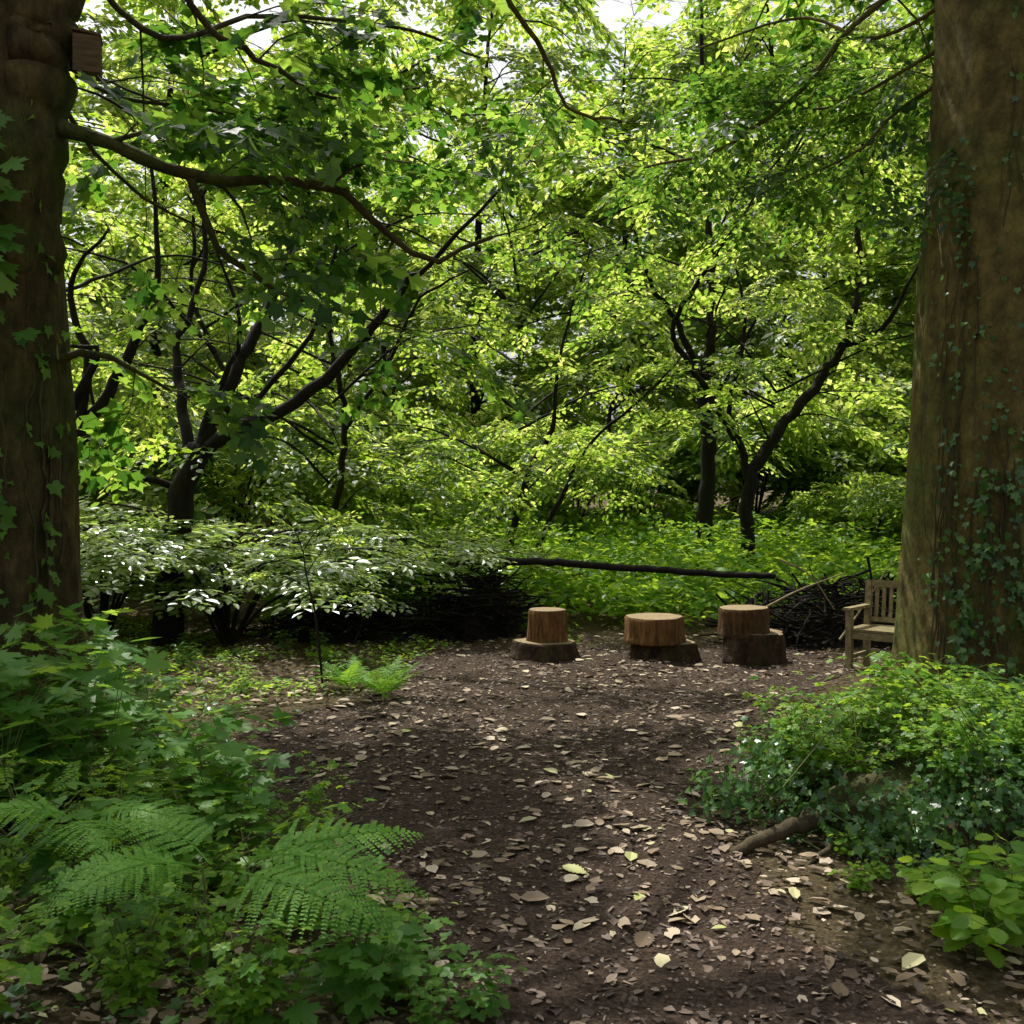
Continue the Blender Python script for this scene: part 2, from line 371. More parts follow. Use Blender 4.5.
scatter_leaves('leaf_litter','litter',[curl(LO,.25),curl(LO,.6),curl(LOW),torn(1),torn(2),torn(3),torn(4),torn(5),curl(LT,.2),curl(leaf_oval(.26),-.3)],18000,(-5,5),(2.6,13),(.018,.13),.16,clump,.018,'fallen brown and tan leaves scattered over the path')
flake=(np.array([[-.12,0,0],[.12,.03,0],[.15,1,.04],[-.08,.93,0]]),[np.array([[0,1,2,3]])])
scatter_leaves('wood_chips','chip',[flake,curl(LS),curl(LO),torn(7),torn(8)],46000,(-3.2,4.2),(2.6,11.5),(.012,.06),.35,lambda x,y:onpath(x,y)|(rng.random(len(x))<.5),.014,'dark bark mulch flakes covering the path')

# ------------------------------------------------------------------ big trees
def big_trunk(name,c,base_r,top_r,h,mat,lean=(0,0),flare=.35,fl_h=.5,seed=1,lobes=5):
    r=np.random.default_rng(seed); n=150; z=np.linspace(-.15,h,n); ph=r.uniform(0,6.28,8)
    pts=np.c_[c[0]+lean[0]*z+.05*np.sin(z*.9+ph[0])*np.clip(z/3,0,1),c[1]+lean[1]*z,z+gh(c[0],c[1])]
    rad=top_r+(base_r-top_r)*np.exp(-np.clip(z,0,99)/2.6)-.012*np.clip(z-4,0,99)
    def prof(a,i):
        zz=max(z[i],0); f=1+flare*math.exp(-zz/fl_h)*(.9+.55*np.cos(lobes*a+ph[1])+.25*np.cos((lobes+3)*a+ph[2]))
        f=f+.035*np.sin(3*a+zz*.7+ph[3])+.02*np.sin(7*a-zz*2.1+ph[4])+.012*np.sin(13*a+zz*3+ph[5])+.006*np.sin(29*a+zz*5)
        return f
    A=Acc(); A.add(*tube(pts,rad,72,True,prof)); return A,pts,rad
def ivy_on(trunk_pts,trunk_r,zr,angr,nstr,leafsize,dens,seed,leafp=LI,off=.02,vr=.006,wig=.03):
    r=np.random.default_rng(seed); V=Acc(); L=Acc(); z0=trunk_pts[:,2]
    for k in range(nstr):
        z=r.uniform(zr[0],zr[0]+.25*(zr[1]-zr[0])) if k%3 else zr[0]; a=r.uniform(*angr); H=r.uniform(.3,1.)*(zr[1]-zr[0]); pts=[];n=int(H/.07)+4; zz=z
        for q in range(n):
            a+=r.normal(0,wig)+.006*math.sin(q*.3+k); zz+=.07
            c=np.array([np.interp(zz,z0,trunk_pts[:,0]),np.interp(zz,z0,trunk_pts[:,1]),zz]); R0=np.interp(zz,z0,trunk_r)*(1+.22*math.exp(-max(zz,0)/.45))+off*.5
            o=np.array([math.cos(a),math.sin(a),0]); pts.append(c+o*R0)
            if r.random()<dens*(.25+.75*(math.sin(zz*2.3+k*1.7)>0)):
                for _ in range(r.integers(1,4)):
                    L.inst(leafp,(c+o*(R0+off*r.uniform(.5,1.6))+r.normal(0,.04,3)*[1,1,1])[None],frames(np.array([[r.normal(0,.7)*-o[1],r.normal(0,.7)*o[0],-.8+r.normal(0,.5)]])+o*.25,(o+r.normal(0,.35,3))[None]),leafsize*r.uniform(.5,1.2))
        V.add(*tube(np.array(pts),np.linspace(vr,vr*.4,len(pts))*r.uniform(.6,1.3),4,False))
    return V,L
def go(T,pl,r0,r1,step=.4,clen=1.1,mx=2,start=.2,sides=9,flat=.5):
    P,L=T.limb(np.array(pl),r0,r1,sides); T.kids(P,L,r0,1,mx,step,clen,start,1.,flat); return P
def high_crown(c,n,zr,ar,Lr,seed):  # upper limbs, mostly above the view, added to shade what lies below
    T=Tree('far',1.0,seed)
    for k in range(n):
        a=ar[0]+(ar[1]-ar[0])*(k+T.r.uniform(.1,.9))/n; z=T.r.uniform(*zr); L=T.r.uniform(*Lr)*(1.15-z/20); p=np.array([c[0],c[1],z]); d=np.array([math.cos(a),math.sin(a),.3])
        go(T,[p,p+d*L*.4+[0,0,.4],p+d*L*.75+[0,0,.5],p+d*L+[0,0,-.1]],.12,.03,.85,2.1,2,.2,6)
    return T

# left tree
lc=(-3.38,6.5); A,tp,tr_=big_trunk('l',lc,.53,.44,13,'bark_left',(-.01,0.),.2,.4,3)
T=Tree('maple',.6,21,upbias=.05)
T.limb(np.array([[-3.36,6.45,1.8],[-3.22,6.42,3.0],[-3.06,6.4,4.2],[-2.88,6.45,5.2],[-2.3,6.9,9]]),.34,.14,24,60)
B1=[S(50,128,6.5),S(75,133,6.35),S(130,152,6.4),S(190,178,6.6),S(260,183,6.9),S(330,187,7.2),S(375,222,7.4),S(432,262,7.6),S(492,238,7.9)]
go(T,B1,.055,.016,.5,.95,2,.22)
go(T,[S(192,180,6.6),S(212,235,6.7),S(240,268,6.8),S(300,300,7.0),S(408,330,7.4)],.03,.008,.6,.6,2,.5)
go(T,[S(75,-260,6.6),S(190,0,7.0),S(240,50,7.2),S(285,75,7.4),S(335,100,7.6),S(420,90,8.0)],.03,.01,.4,1.1)
go(T,[S(60,-60,6.6),S(160,40,6.8),S(260,20,7.4),S(400,30,8.),S(480,60,8.6)],.025,.01,.36,1.15)
go(T,[S(60,60,6.6),S(120,100,7.),S(200,110,7.5),S(300,140,8.)],.02,.007,.38,1.05)
go(T,[S(60,100,6.6),S(110,170,6.9),S(180,220,7.2),S(250,240,7.6)],.018,.006,.42,.9)
go(T,[S(60,360,6.4),S(90,352,6.4),S(130,370,6.6),S(170,390,6.8)],.03,.01,.5,.4,2,.7)
Lf=T.foliage(.95)
H=high_crown((-3.4,6.5),5,(6.5,10.5),(.2,2.7),(4.5,6.5),121); Lf.add(*H.foliage(.85).proto())
A.add(*T.w.proto()); A.add(*H.w.proto())
vn,lv=ivy_on(tp,tr_,(.1,5.2),(-2.4,-.1),16,.10,.24,5,vr=.011)
r5=np.random.default_rng(8)
for k in range(85):
    zz=S(0,r5.uniform(120,345),6.1)[2]; a=r5.uniform(-2.1,-.8); c=np.array([np.interp(zz,tp[:,2],tp[:,0]),6.5,zz]); o_=np.array([math.cos(a),math.sin(a),0]); q=c+o_*(np.interp(zz,tp[:,2],tr_)+r5.uniform(.06,.32))
    lv.inst(LM,q[None],frames((o_*.5+[r5.normal(0,.5),r5.normal(0,.2),-.5])[None],(o_+[0,0,.6]+r5.normal(0,.3,3))[None]),r5.uniform(.11,.2))
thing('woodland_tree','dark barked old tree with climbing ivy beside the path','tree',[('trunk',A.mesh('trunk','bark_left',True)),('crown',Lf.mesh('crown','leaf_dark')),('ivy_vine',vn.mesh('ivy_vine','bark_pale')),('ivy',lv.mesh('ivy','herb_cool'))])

# right tree
rc=(3.93,8.0); A,tp,tr_=big_trunk('r',rc,.76,.62,14,'bark_big',(.005,0),.12,.4,6,6)
T=Tree('mid',.62,33)
go(T,[np.array([3.9,8,6.2]),S(860,20,8.2),S(800,90,8.4),S(720,150,8.8),S(640,170,9.2)],.03,.01,.33,1.15)
go(T,[np.array([3.9,8,5.2]),S(900,110,8.3),S(860,150,8.6),S(790,185,9.)],.02,.008,.3,1.)
go(T,[np.array([3.9,8,5.9]),S(880,40,8.3),S(800,20,8.8),S(700,50,9.4)],.02,.01,.33,1.1)
go(T,[np.array([3.9,8,5.5]),S(890,80,8.4),S(820,110,9),S(740,100,9.6)],.02,.008,.32,1.0)
go(T,[np.array([3.9,8,7.2]),S(700,-150,8.0),S(480,-40,7.6),S(505,0,7.6),S(545,60,7.8),S(570,110,8),S(622,124,8.2)],.035,.01,.5,.85)
Lf=T.foliage(1.); H=high_crown((3.93,8.),6,(6.8,11.5),(.8,4.0),(4.5,7.),122); Lf.add(*H.foliage(.85).proto())
A.add(*T.w.proto()); A.add(*H.w.proto())
vn,lv=ivy_on(tp,tr_,(.0,5.0),(-2.7,-.6),44,.055,.28,6,vr=.007,wig=.016)
v2,l2=ivy_on(tp,tr_,(.0,1.7),(-2.5,-.6),52,.07,.7,16,vr=.004)
vn.add(*v2.proto()); lv.add(*l2.proto())
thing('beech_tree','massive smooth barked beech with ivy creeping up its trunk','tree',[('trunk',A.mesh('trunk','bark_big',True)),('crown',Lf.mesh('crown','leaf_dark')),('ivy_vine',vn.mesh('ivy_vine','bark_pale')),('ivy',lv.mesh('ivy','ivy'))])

def boxmesh(A,c,s,rot=None):
    c=np.array(c,float); s=np.array(s,float)/2; V=[]
    for sx in(-1,1):
        for sy in(-1,1):
            for sz in(-1,1): V.append([sx*s[0],sy*s[1],sz*s[2]])
    V=np.array(V)
    if rot is not None: V=V@np.array(rot).T
    A.add(V+c,[np.array([[0,1,3,2],[4,6,7,5],[0,4,5,1],[2,3,7,6],[0,2,6,4],[1,5,7,3]])])
A=Acc(); boxmesh(A,(0,0,.0),(.16,.15,.23)); B=Acc(); rt=[[math.cos(.12),0,math.sin(.12)],[0,1,0],[-math.sin(.12),0,math.cos(.12)]]; boxmesh(B,(.0,0,.133),(.17,.165,.016),rt)
p=S(90,60,6.38); thing('nest_box','small plain brown wooden nest box fixed to the trunk','nest box',[('box_body',A.mesh('box_body','boxwood')),('lid',B.mesh('lid','boxwood'))],loc=p,rotz=.3)

# ------------------------------------------------------------------ mid trees
def midtree(limbs,kind,ssc,seed,mat,leafm,label,dens=1.,extra=0,base=None,er=(2.,5.),eL=(2,4),name='woodland_tree',step=.45,clen=1.2):
    T=Tree(kind,ssc,seed)
    for pl,r0,r1,leafy in limbs:
        P,L=T.limb(np.array(pl),r0,r1,10)
        if leafy: T.kids(P,L,max(r1*2,.02),1,2,step,clen,leafy,1.,.5)
    for k in range(extra):
        a=T.r.uniform(0,6.28); z=T.r.uniform(*er); L=T.r.uniform(*eL); p=np.array([base[0],base[1],z]); d=np.array([math.cos(a),math.sin(a),.25])
        P,L=T.limb(np.array([p,p+d*L*.5+[0,0,.3],p+d*L]),.022,.007,6); T.kids(P,L,.02,1,2,.5,1.3,.2,1.,.5)
    Lf=T.foliage(dens)
    thing(name,label,'tree',[('trunk',T.w.mesh('trunk',mat,True)),('crown',Lf.mesh('crown',leafm))],group='woodland trees')
g=lambda u,d:np.array([(u-512)/1000*d,d,gh((u-512)/1000*d,d)-.1])
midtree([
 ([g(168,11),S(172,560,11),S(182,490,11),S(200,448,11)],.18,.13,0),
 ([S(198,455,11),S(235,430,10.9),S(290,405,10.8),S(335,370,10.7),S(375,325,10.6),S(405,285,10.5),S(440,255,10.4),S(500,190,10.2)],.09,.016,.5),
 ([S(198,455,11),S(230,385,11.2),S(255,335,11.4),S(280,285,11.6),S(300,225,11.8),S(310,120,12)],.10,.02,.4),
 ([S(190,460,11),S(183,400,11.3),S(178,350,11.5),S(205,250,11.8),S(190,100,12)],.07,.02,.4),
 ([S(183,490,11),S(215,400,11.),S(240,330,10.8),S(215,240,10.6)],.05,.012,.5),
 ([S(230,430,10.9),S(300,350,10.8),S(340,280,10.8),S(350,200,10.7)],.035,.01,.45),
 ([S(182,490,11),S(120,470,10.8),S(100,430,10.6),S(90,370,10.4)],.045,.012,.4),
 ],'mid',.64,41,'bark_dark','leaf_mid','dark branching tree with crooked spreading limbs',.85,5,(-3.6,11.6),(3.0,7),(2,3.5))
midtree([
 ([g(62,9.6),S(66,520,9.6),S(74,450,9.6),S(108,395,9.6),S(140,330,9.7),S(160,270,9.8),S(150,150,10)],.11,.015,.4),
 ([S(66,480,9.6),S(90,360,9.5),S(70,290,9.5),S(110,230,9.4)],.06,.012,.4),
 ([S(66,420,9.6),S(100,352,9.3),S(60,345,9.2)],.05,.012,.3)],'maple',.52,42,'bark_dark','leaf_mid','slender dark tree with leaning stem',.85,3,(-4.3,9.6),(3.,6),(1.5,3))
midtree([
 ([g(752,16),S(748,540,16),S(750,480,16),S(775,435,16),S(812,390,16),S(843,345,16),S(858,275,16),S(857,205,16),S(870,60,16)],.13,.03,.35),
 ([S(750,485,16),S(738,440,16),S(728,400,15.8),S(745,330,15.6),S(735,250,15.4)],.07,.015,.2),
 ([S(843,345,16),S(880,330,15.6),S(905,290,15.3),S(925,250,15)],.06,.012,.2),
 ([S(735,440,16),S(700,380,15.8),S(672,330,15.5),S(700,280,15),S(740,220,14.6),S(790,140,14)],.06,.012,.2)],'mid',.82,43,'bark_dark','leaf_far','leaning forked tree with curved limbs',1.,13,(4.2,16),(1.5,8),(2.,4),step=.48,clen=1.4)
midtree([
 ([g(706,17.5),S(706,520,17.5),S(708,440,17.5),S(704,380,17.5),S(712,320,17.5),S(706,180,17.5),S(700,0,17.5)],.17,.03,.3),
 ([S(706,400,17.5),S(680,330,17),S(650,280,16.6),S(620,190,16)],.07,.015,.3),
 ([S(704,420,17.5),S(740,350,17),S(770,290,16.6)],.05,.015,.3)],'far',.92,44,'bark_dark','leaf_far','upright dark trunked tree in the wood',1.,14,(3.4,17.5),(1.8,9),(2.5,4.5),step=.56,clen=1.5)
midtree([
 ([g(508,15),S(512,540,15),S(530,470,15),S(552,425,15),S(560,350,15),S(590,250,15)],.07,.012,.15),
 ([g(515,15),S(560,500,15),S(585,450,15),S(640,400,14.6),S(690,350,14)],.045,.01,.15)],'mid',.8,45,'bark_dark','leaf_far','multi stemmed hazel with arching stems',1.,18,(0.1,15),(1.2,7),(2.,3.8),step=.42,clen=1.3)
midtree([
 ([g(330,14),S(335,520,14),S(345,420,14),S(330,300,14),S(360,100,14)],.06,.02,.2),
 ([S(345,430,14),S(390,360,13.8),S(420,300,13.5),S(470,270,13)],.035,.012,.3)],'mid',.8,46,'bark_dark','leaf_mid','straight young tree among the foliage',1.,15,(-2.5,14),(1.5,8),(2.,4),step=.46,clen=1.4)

# ------------------------------------------------------------------ background trees (real trees, repeated)
def bgtree(seed,h,kind,ssc,lowest,spread=4.6,nl=20):
    T=Tree(kind,ssc,seed,pools=False)
    x=T.r.normal(0,.2,6).cumsum(); z=np.linspace(-.2,h,6); P,L=T.limb(np.c_[x,T.r.normal(0,.2,6).cumsum(),z],.011*h,.02,8,30)
    for k in range(nl):
        zz=lowest+(h-lowest)*(k/(nl-1))**.9; i=int(np.clip(zz/h*29,0,29)); p=P[i]; a=k*2.4+T.r.uniform(-.5,.5); L=spread*(1-.7*(zz/h)**1.5)*T.r.uniform(.7,1.1)
        d=np.array([math.cos(a),math.sin(a),.28]); Q,LL=T.limb(np.array([p,p+d*L*.5+[0,0,.3],p+d*L+[0,0,-.3]]),.04*(1.1-zz/h)+.012,.01,5)
        T.kids(Q,LL,.03,1,2,.7,1.7,.2,1.,.55)
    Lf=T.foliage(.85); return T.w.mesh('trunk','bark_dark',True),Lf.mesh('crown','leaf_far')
small=[bgtree(60+i,h,'far',s,lo,2.8,12) for i,(h,s,lo) in enumerate([(6.0,.95,1.0),(7.5,1.,1.2)])]
tall=[bgtree(65+i,h,'far',s,lo,5.4,22) for i,(h,s,lo) in enumerate([(15,1.55,1.5),(17,1.6,2.)])]
def trees(protos,pp,label,scl):
    first={}
    for i,(x,y) in enumerate(pp):
        k=i%len(protos); loc=(x,y,gh(x,y)); rot=float(R_(0,6.28)); sc=float(R_(*scl))
        if k not in first: first[k]=thing('woodland_tree',label,'tree',[('trunk',protos[k][0]),('crown',protos[k][1])],loc,rot,sc,'woodland trees')
        else: clone(first[k],loc,rot,sc)
trees(small,[(-10.5,20),(-6,21),(-2,23),(2.5,25),(8,24),(13,21),(-8.6,14.6),(9.6,17)],'small leafy tree in the sunlit wood',(.9,1.15))
trees(tall,[(-17,31),(-11,30),(-6,31),(-1,32),(4,33),(9,32.5),(13,29),(18,31),(-24,42),(-14,43),(-7,44),(0,43),(7,44),(14,43),(20,44)],'tall leafy tree deep in the wood',(1.0,1.2))

# ------------------------------------------------------------------ shrubs
def shrub(seed,h,w,kind,ssc,leafm,n=12,flat=.4,step=.2,nj=.3):
    T=Tree(kind,ssc,seed,pools=False,upbias=.0,njit=nj)
    for k in range(n):
        a=k*2.4+T.r.uniform(-.4,.4); d=np.array([math.cos(a),math.sin(a),0]); H=h*T.r.uniform(.5,1.1); ww=w*T.r.uniform(.5,1)
        P,L=T.limb(np.array([[0,0,-.05],d*ww*.25+[0,0,H*.75],d*ww*.65+[0,0,H],d*ww+[0,0,H*.93]]),.022,.006,5); T.kids(P,L,.02,2,2,step,.55,.25,1.,flat)
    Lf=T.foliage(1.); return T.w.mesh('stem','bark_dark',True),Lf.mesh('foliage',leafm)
def place_all(protos,name,label,cat,group,places,scl=(.85,1.15),partn=('stem','foliage')):
    f={}
    for i,(x,y,*s) in enumerate(places):
        k=i%len(protos); loc=(x,y,float(gh(x,y))); rot=float(R_(0,6.28)); sc=float(R_(*scl))*(s[0] if s else 1)
        if k not in f: f[k]=thing(name,label,cat,[(partn[0],protos[k][0]),(partn[1],protos[k][1])],loc,rot,sc,group)
        else: clone(f[k],loc,rot,sc)
laur=[shrub(70+i,1.30,2.0,'laurel',.72,'laurel',13,.03,.36,.13) for i in range(3)]
place_all(laur,'layered_shrub','low spreading shrub with flat layered glossy leaf sprays','shrub','low layered shrubs',[(-4.4,10.7),(-3.1,10.9,.95),(-2.0,11.9,.95),(-5.6,11.9),(-3.8,12.8,1.1),(-1.1,13.0,.85)])
und=[shrub(80+i,2.2,1.9,'far',.88,'leaf_far',12,.5,.32) for i in range(3)]
place_all(und,'understorey_shrub','bushy green understorey shrub below the trees','shrub','understorey shrubs',[(-7.5,16),(-4.8,17),(-1.8,18),(1.2,20.),(9.5,18.5),(5.2,21.5),(3.,22.5),(6.4,17.8,.7),(7.8,16.4,.8),(-1,25),(-6,25),(-10,24),(11,24.5),(14,20),(-13,18),(7.5,22,1.2),(9,27,1.3),(0,36,1.4),(-8,35,1.4),(8,36,1.4),(16,35,1.4),(-16,35,1.4),(6.9,13.4,.6),(12,29,1.4)],(.9,1.3))

# ------------------------------------------------------------------ herbs
def herb(seed,leaf,size,h,spread,nst,nodes,leafm,pet=.07,topw=.6):
    r=np.random.default_rng(seed); W=Acc(); L=Acc()
    for k in range(nst):
        a=r.uniform(0,6.28); hh=h*r.uniform(.45,1.1); s=spread*r.uniform(.2,1); d=np.array([math.cos(a),math.sin(a),0])
        P=smooth([[0,0,-.02],d*s*.35+[0,0,hh*.55],d*s+[0,0,hh]],6); W.add(*tube(P,np.linspace(.004,.0018,6),3,False))
        for t in np.linspace(.3,1,nodes):
            i=min(int(t*5),4); p=P[i]+(P[i+1]-P[i])*(t*5-i)
            for q in range(2 if t<1 else 3):
                b=r.uniform(0,6.28); e=nrm(np.array([math.cos(b),math.sin(b),r.uniform(.1,.7)])); pl=pet*r.uniform(.5,1.5); pe=p+e*pl
                W.add(*tube(np.array([p,pe]),[.0018,.001],3,False))
                ld=np.array([e[0],e[1],r.uniform(-.45,.15)]); L.inst(leaf,pe[None],frames(ld[None],(np.array([0,0,1.])+r.normal(0,.28,3))[None]),size*r.uniform(.6,1.2)*(1.1-.35*t))
    return W.mesh('stem','stem',True),L.mesh('foliage',leafm)
H_cut=[herb(100+i,LC,.10,.38,.28,10,4,'herb_bright') for i in range(3)]
H_map=[herb(110+i,LM,.17,.6,.28,6,3,'herb_cool',.1) for i in range(3)]
H_tri=[herb(120+i,LTRI,.14,.42,.35,7,4,'herb_cool') for i in range(2)]
H_pin=[herb(125+i,LPIN,.16,.4,.3,9,3,'herb_bright') for i in range(2)]
H_oval=[herb(130+i,leaf_tooth(.46,5),.11,.33,.3,8,4,'herb_bright') for i in range(2)]
H_small=[herb(135+i,LC,.06,.34,.26,15,5,'herb_bright',.04) for i in range(2)]
def spots(n,xr,yr,mask,md=.15,seed=0):
    r=np.random.default_rng(seed); out=[]
    t=0
    while len(out)<n and t<n*60:
        t+=1; x=r.uniform(*xr); y=r.uniform(*yr)
        if mask(x,y) and all((x-a)**2+(y-b)**2>md*md for a,b in out): out.append((x,y))
    return out
leftm=lambda x,y: x<np.interp(y,py,pl)-.18 and abs(x/y)<.62 and (x+3.36)**2+(y-6.5)**2>.6
gl='green plants along the path edge'
L1=spots(30,(-3.2,-.3),(2.8,5.0),lambda x,y:leftm(x,y) and x<-.34-.25*(y-2.8) and (x+.75)**2+(y-3.3)**2>.08,.30,1)
place_all(H_cut,'leafy_herb','bright green herb with deeply cut leaves','plant',gl,[(x,y,.9) for x,y in L1[:13]])
place_all(H_small,'small_leaved_herb','bright herb with many tiny cut leaves','plant',gl,L1[13:21])
place_all(H_pin,'feathery_herb','green herb with feathery divided leaves','plant',gl,[p for p in L1[21:25] if p[0]<-.8])
place_all(H_tri,'bramble_plant','young bramble with three parted toothed leaves','plant',gl,L1[25:])
place_all(H_tri,'bramble_plant','low bramble leaves spreading onto the path','plant',gl,[(-.12,3.05,.45),(-.32,3.2,.5),(-.22,2.95,.4)])
L2=spots(18,(-4.5,-1.3),(4.4,7.2),lambda x,y:leftm(x,y) and x/y<-.27-.05*(y-4.4),.32,2)
place_all(H_map,'sycamore_seedling','sycamore seedling with broad lobed leaves','plant','sycamore seedlings',[(x,y,.85 if x/y>-.38 else 1.1) for x,y in L2])
place_all(H_map,'sycamore_seedling','low sycamore seedling with broad lobed leaves','plant','sycamore seedlings',[(-.45,3.05,.45),(-.7,2.95,.5),(-.35,3.3,.4),(-1.35,4.6,.8),(-1.15,4.3,.7),(-1.6,5.0,.8)])
L3=spots(16,(-5.5,-.9),(7.4,11.0),leftm,.55,3)
place_all(H_cut,'leafy_herb','low green herb among fallen leaves','plant',gl,[(x,y,.5) for x,y in L3[:11]])
place_all(H_tri,'bramble_plant','low bramble among fallen leaves','plant',gl,[(x,y,.5) for x,y in L3[11:]])
place_all(H_oval,'clover_plant','low plant with rounded leaves at path edge','plant',gl,[(1.62,3.45,.9),(1.8,3.6,1.),(1.66,3.7,.8),(2.0,3.45,1.),(1.9,3.75,.9),(-.45,3.6,.4)])
# ferns: triangular fronds, separate pinnae each with small leaflets
def frond(seed,Lh=.62,wid=.185,arch=.24,npin=17):
    r=np.random.default_rng(seed); A=Acc()
    def curve(t): return np.array([.04*math.sin(t*3+seed),t*Lh*.96,arch*Lh*(1.5*t-1.9*t*t)])
    pts=np.array([curve(t) for t in np.linspace(0,1,14)]); A.add(*tube(pts,np.linspace(.004,.001,14),4,False))
    pin=(np.array([[-.27,0,0],[-.36,.5,.02],[-.08,1,-.06],[.3,.7,0],[.3,.1,.0]]),[np.array([[0,4,3,2,1]])])
    ts=.16+.82*(1-(1-np.linspace(0,1,npin))**1.25)
    for t in ts:
        for sg in(-1,1):
            tt=min(t+sg*.008,.99); p=curve(tt); tg=nrm(curve(tt+.01)-curve(tt-.01)); w=wid*(1.0-tt)**.8*min(1,(tt-.02)/.16)*1.2*r.uniform(.88,1.06)+.008
            nn=nrm(np.cross([1,0,0],tg))
            d=nrm(np.array([sg,0,0])*1.+tg*r.uniform(.32,.46)+nn*r.normal(-.04,.08)); m=max(4,int(w/.0105))
            s=np.linspace(.05,.98,m); P=p+d*w*s[:,None]+tg*(.10*w)*(s**2)[:,None]+np.array([0,0,-.2*w])*(s**2)[:,None]
            A.add(*tube(P[[0,m//2,m-1]],[.0013,.001,.0006],3,False))
            for s2 in(-1,1):
                q=nrm(np.cross(nn,d))*s2
                D=q+d*.6+r.normal(0,.07,(m,3)); A.inst(pin,P,frames(D,np.repeat((nn+r.normal(0,.12,3))[None],m,0)),(.0175*(1.08-s)**.6*min(1,w/.08)+.002)*r.uniform(.88,1.1,m))
    return A.mesh('frond','fern')
FR=[frond(200+i) for i in range(3)]
def fern(x,y,sc,n,a0,a1,label,h=0.0,lo=.05,hi=.5):
    parts=[]
    for k in range(n):
        a=a0+(a1-a0)*(k+.5)/n+float(R_(-.15,.15)); parts.append(('frond',FR[k%3],(0,0,h),(float(R_(lo,hi)),float(R_(-.2,.2)),a)))
    thing('fern',label,'fern',parts,(x,y,float(gh(x,y))),0,sc,'ferns')
def fern_manual(loc,sc,fr,label):
    A=Acc(); P=smooth([[0,0,-loc[2]/sc-.02],[.02,.01,-loc[2]/sc*.5],[0,0,0]],8); A.add(*tube(P,np.linspace(.006,.004,8),5))
    thing('fern',label,'fern',[('frond',FR[i%3],(0,0,0),r) for i,r in enumerate(fr)]+[('stem',A.mesh('stem','stem',True))],loc,0,sc,'ferns')
fern_manual((-.86,3.22,.42),1.02,[(-.02,.30,-1.66),(.12,.25,-1.1),(-.12,.35,-2.2)],'broad bright fern leaning over the path edge')
fern_manual((-.98,3.15,.44),.85,[(-.05,-.32,1.75),(.05,-.25,2.4),(.2,-.1,1.0)],'feathery fern arching among leafy herbs')
fern_manual((-1.55,3.6,.44),.85,[(.1,.2,-1.7),(.1,-.2,1.9),(.05,.1,-2.6)],'feathery fern arching among leafy herbs')
fern(-1.0,7.9,.7,9,0,6.2,'small dark fern on the path verge',.02,.4,.9)
fern(-1.35,8.3,.65,9,0,6.2,'small fern on the path verge',.02,.4,.9)
fern_manual((2.95,5.9,.42),1.25,[(.2,.2,a) for a in(-2.8,-1.9,-1.0,.2,1.3,2.2)],'fern at the foot of the beech trunk')
fern_manual((2.55,5.8,.36),.9,[(.2,.2,a) for a in(-2.5,-1.4,-.4,.8,2.0)],'fern at the foot of the beech trunk')

# ivy covered stump mound
def mound(c,a,b,h,seed):
    n=64; rings=26; V=[]
    for i in range(rings):
        t=i/(rings-1); rr=math.sin(t*math.pi/2); z=math.cos(t*math.pi/2)**.6
        for j in range(n):
            q=j/n*6.283; k=1+.10*math.sin(3*q+1)+.07*math.sin(5*q+t*3)+.04*math.sin(11*q-t*5)+(.15*t*max(0,math.sin(6*q+.6)))
            V.append([c[0]+a*rr*k*math.cos(q),c[1]+b*rr*k*math.sin(q),h*z*(1+.08*math.sin(4*q+2*t))-.05])
    V=np.array(V); V[:,2]+=gh(c[0],c[1]); i=np.arange(rings-1)[:,None]*n; j=np.arange(n)[None]; k=(j+1)%n
    F=[np.stack([i+j,i+n+j,i+n+k,i+k],-1).reshape(-1,4)]; return V,F
mc=(2.24,4.98); V,F=mound(mc,.78,.52,.29,1); A=Acc(); A.add(V,F)
rr=np.random.default_rng(4)
for (p0,p1,p2,r0) in [((1.5,4.7,.12),(1.15,4.5,.08),(.82,4.35,-.01),.045),((1.55,4.55,.08),(1.35,4.4,.03),(1.2,4.22,-.02),.018),((2.25,4.6,.2),(2.25,4.42,.11),(2.2,4.2,-.02),.055),((2.5,4.6,.2),(2.55,4.4,.1),(2.62,4.15,-.02),.05)]:
    P=smooth([p0,p1,p2],14); P[1:-1]+=rr.normal(0,.006,(12,3)); A.add(*tube(P,np.linspace(r0,r0*.4,14),10))
L=Acc(); W=Acc(); K=9000
ph=rr.uniform(0,6.283,K); th_=np.arccos(rr.uniform(0,1,K)); 
lump=1+.16*np.sin(ph*4+1)+.12*np.sin(ph*7+th_*3)
Pm=np.c_[mc[0]+.94*lump*np.sin(th_)*np.cos(ph),mc[1]+.66*lump*np.sin(th_)*np.sin(ph),.37*lump*np.cos(th_)**.7]
out=nrm(np.c_[np.sin(th_)*np.cos(ph),np.sin(th_)*np.sin(ph),np.cos(th_)+.1])
clm=(np.sin(Pm[:,0]*5+Pm[:,2]*7)+np.sin(Pm[:,1]*6-Pm[:,0]*3)+rr.normal(0,.6,len(Pm)))>-.85
clm&=~((Pm[:,0]>2.05)&(Pm[:,0]<2.65)&(Pm[:,1]<4.7)&(Pm[:,2]<.18)&(rr.random(len(Pm))<.85))
Pm=Pm[clm]; out=out[clm]; n=len(Pm)
Pm=Pm+out*rr.uniform(-.04,.18,n)[:,None]+rr.normal(0,.045,(n,3)); Pm[:,2]=np.maximum(Pm[:,2],.03)
D=np.c_[rr.normal(0,.6,n),rr.normal(0,.6,n),rr.normal(-.5,.4,n)]+out*.3
L.inst(LI,Pm,frames(D,out+np.array([0,0,.4])+rr.normal(0,.4,(n,3))),rr.uniform(.022,.055,n))
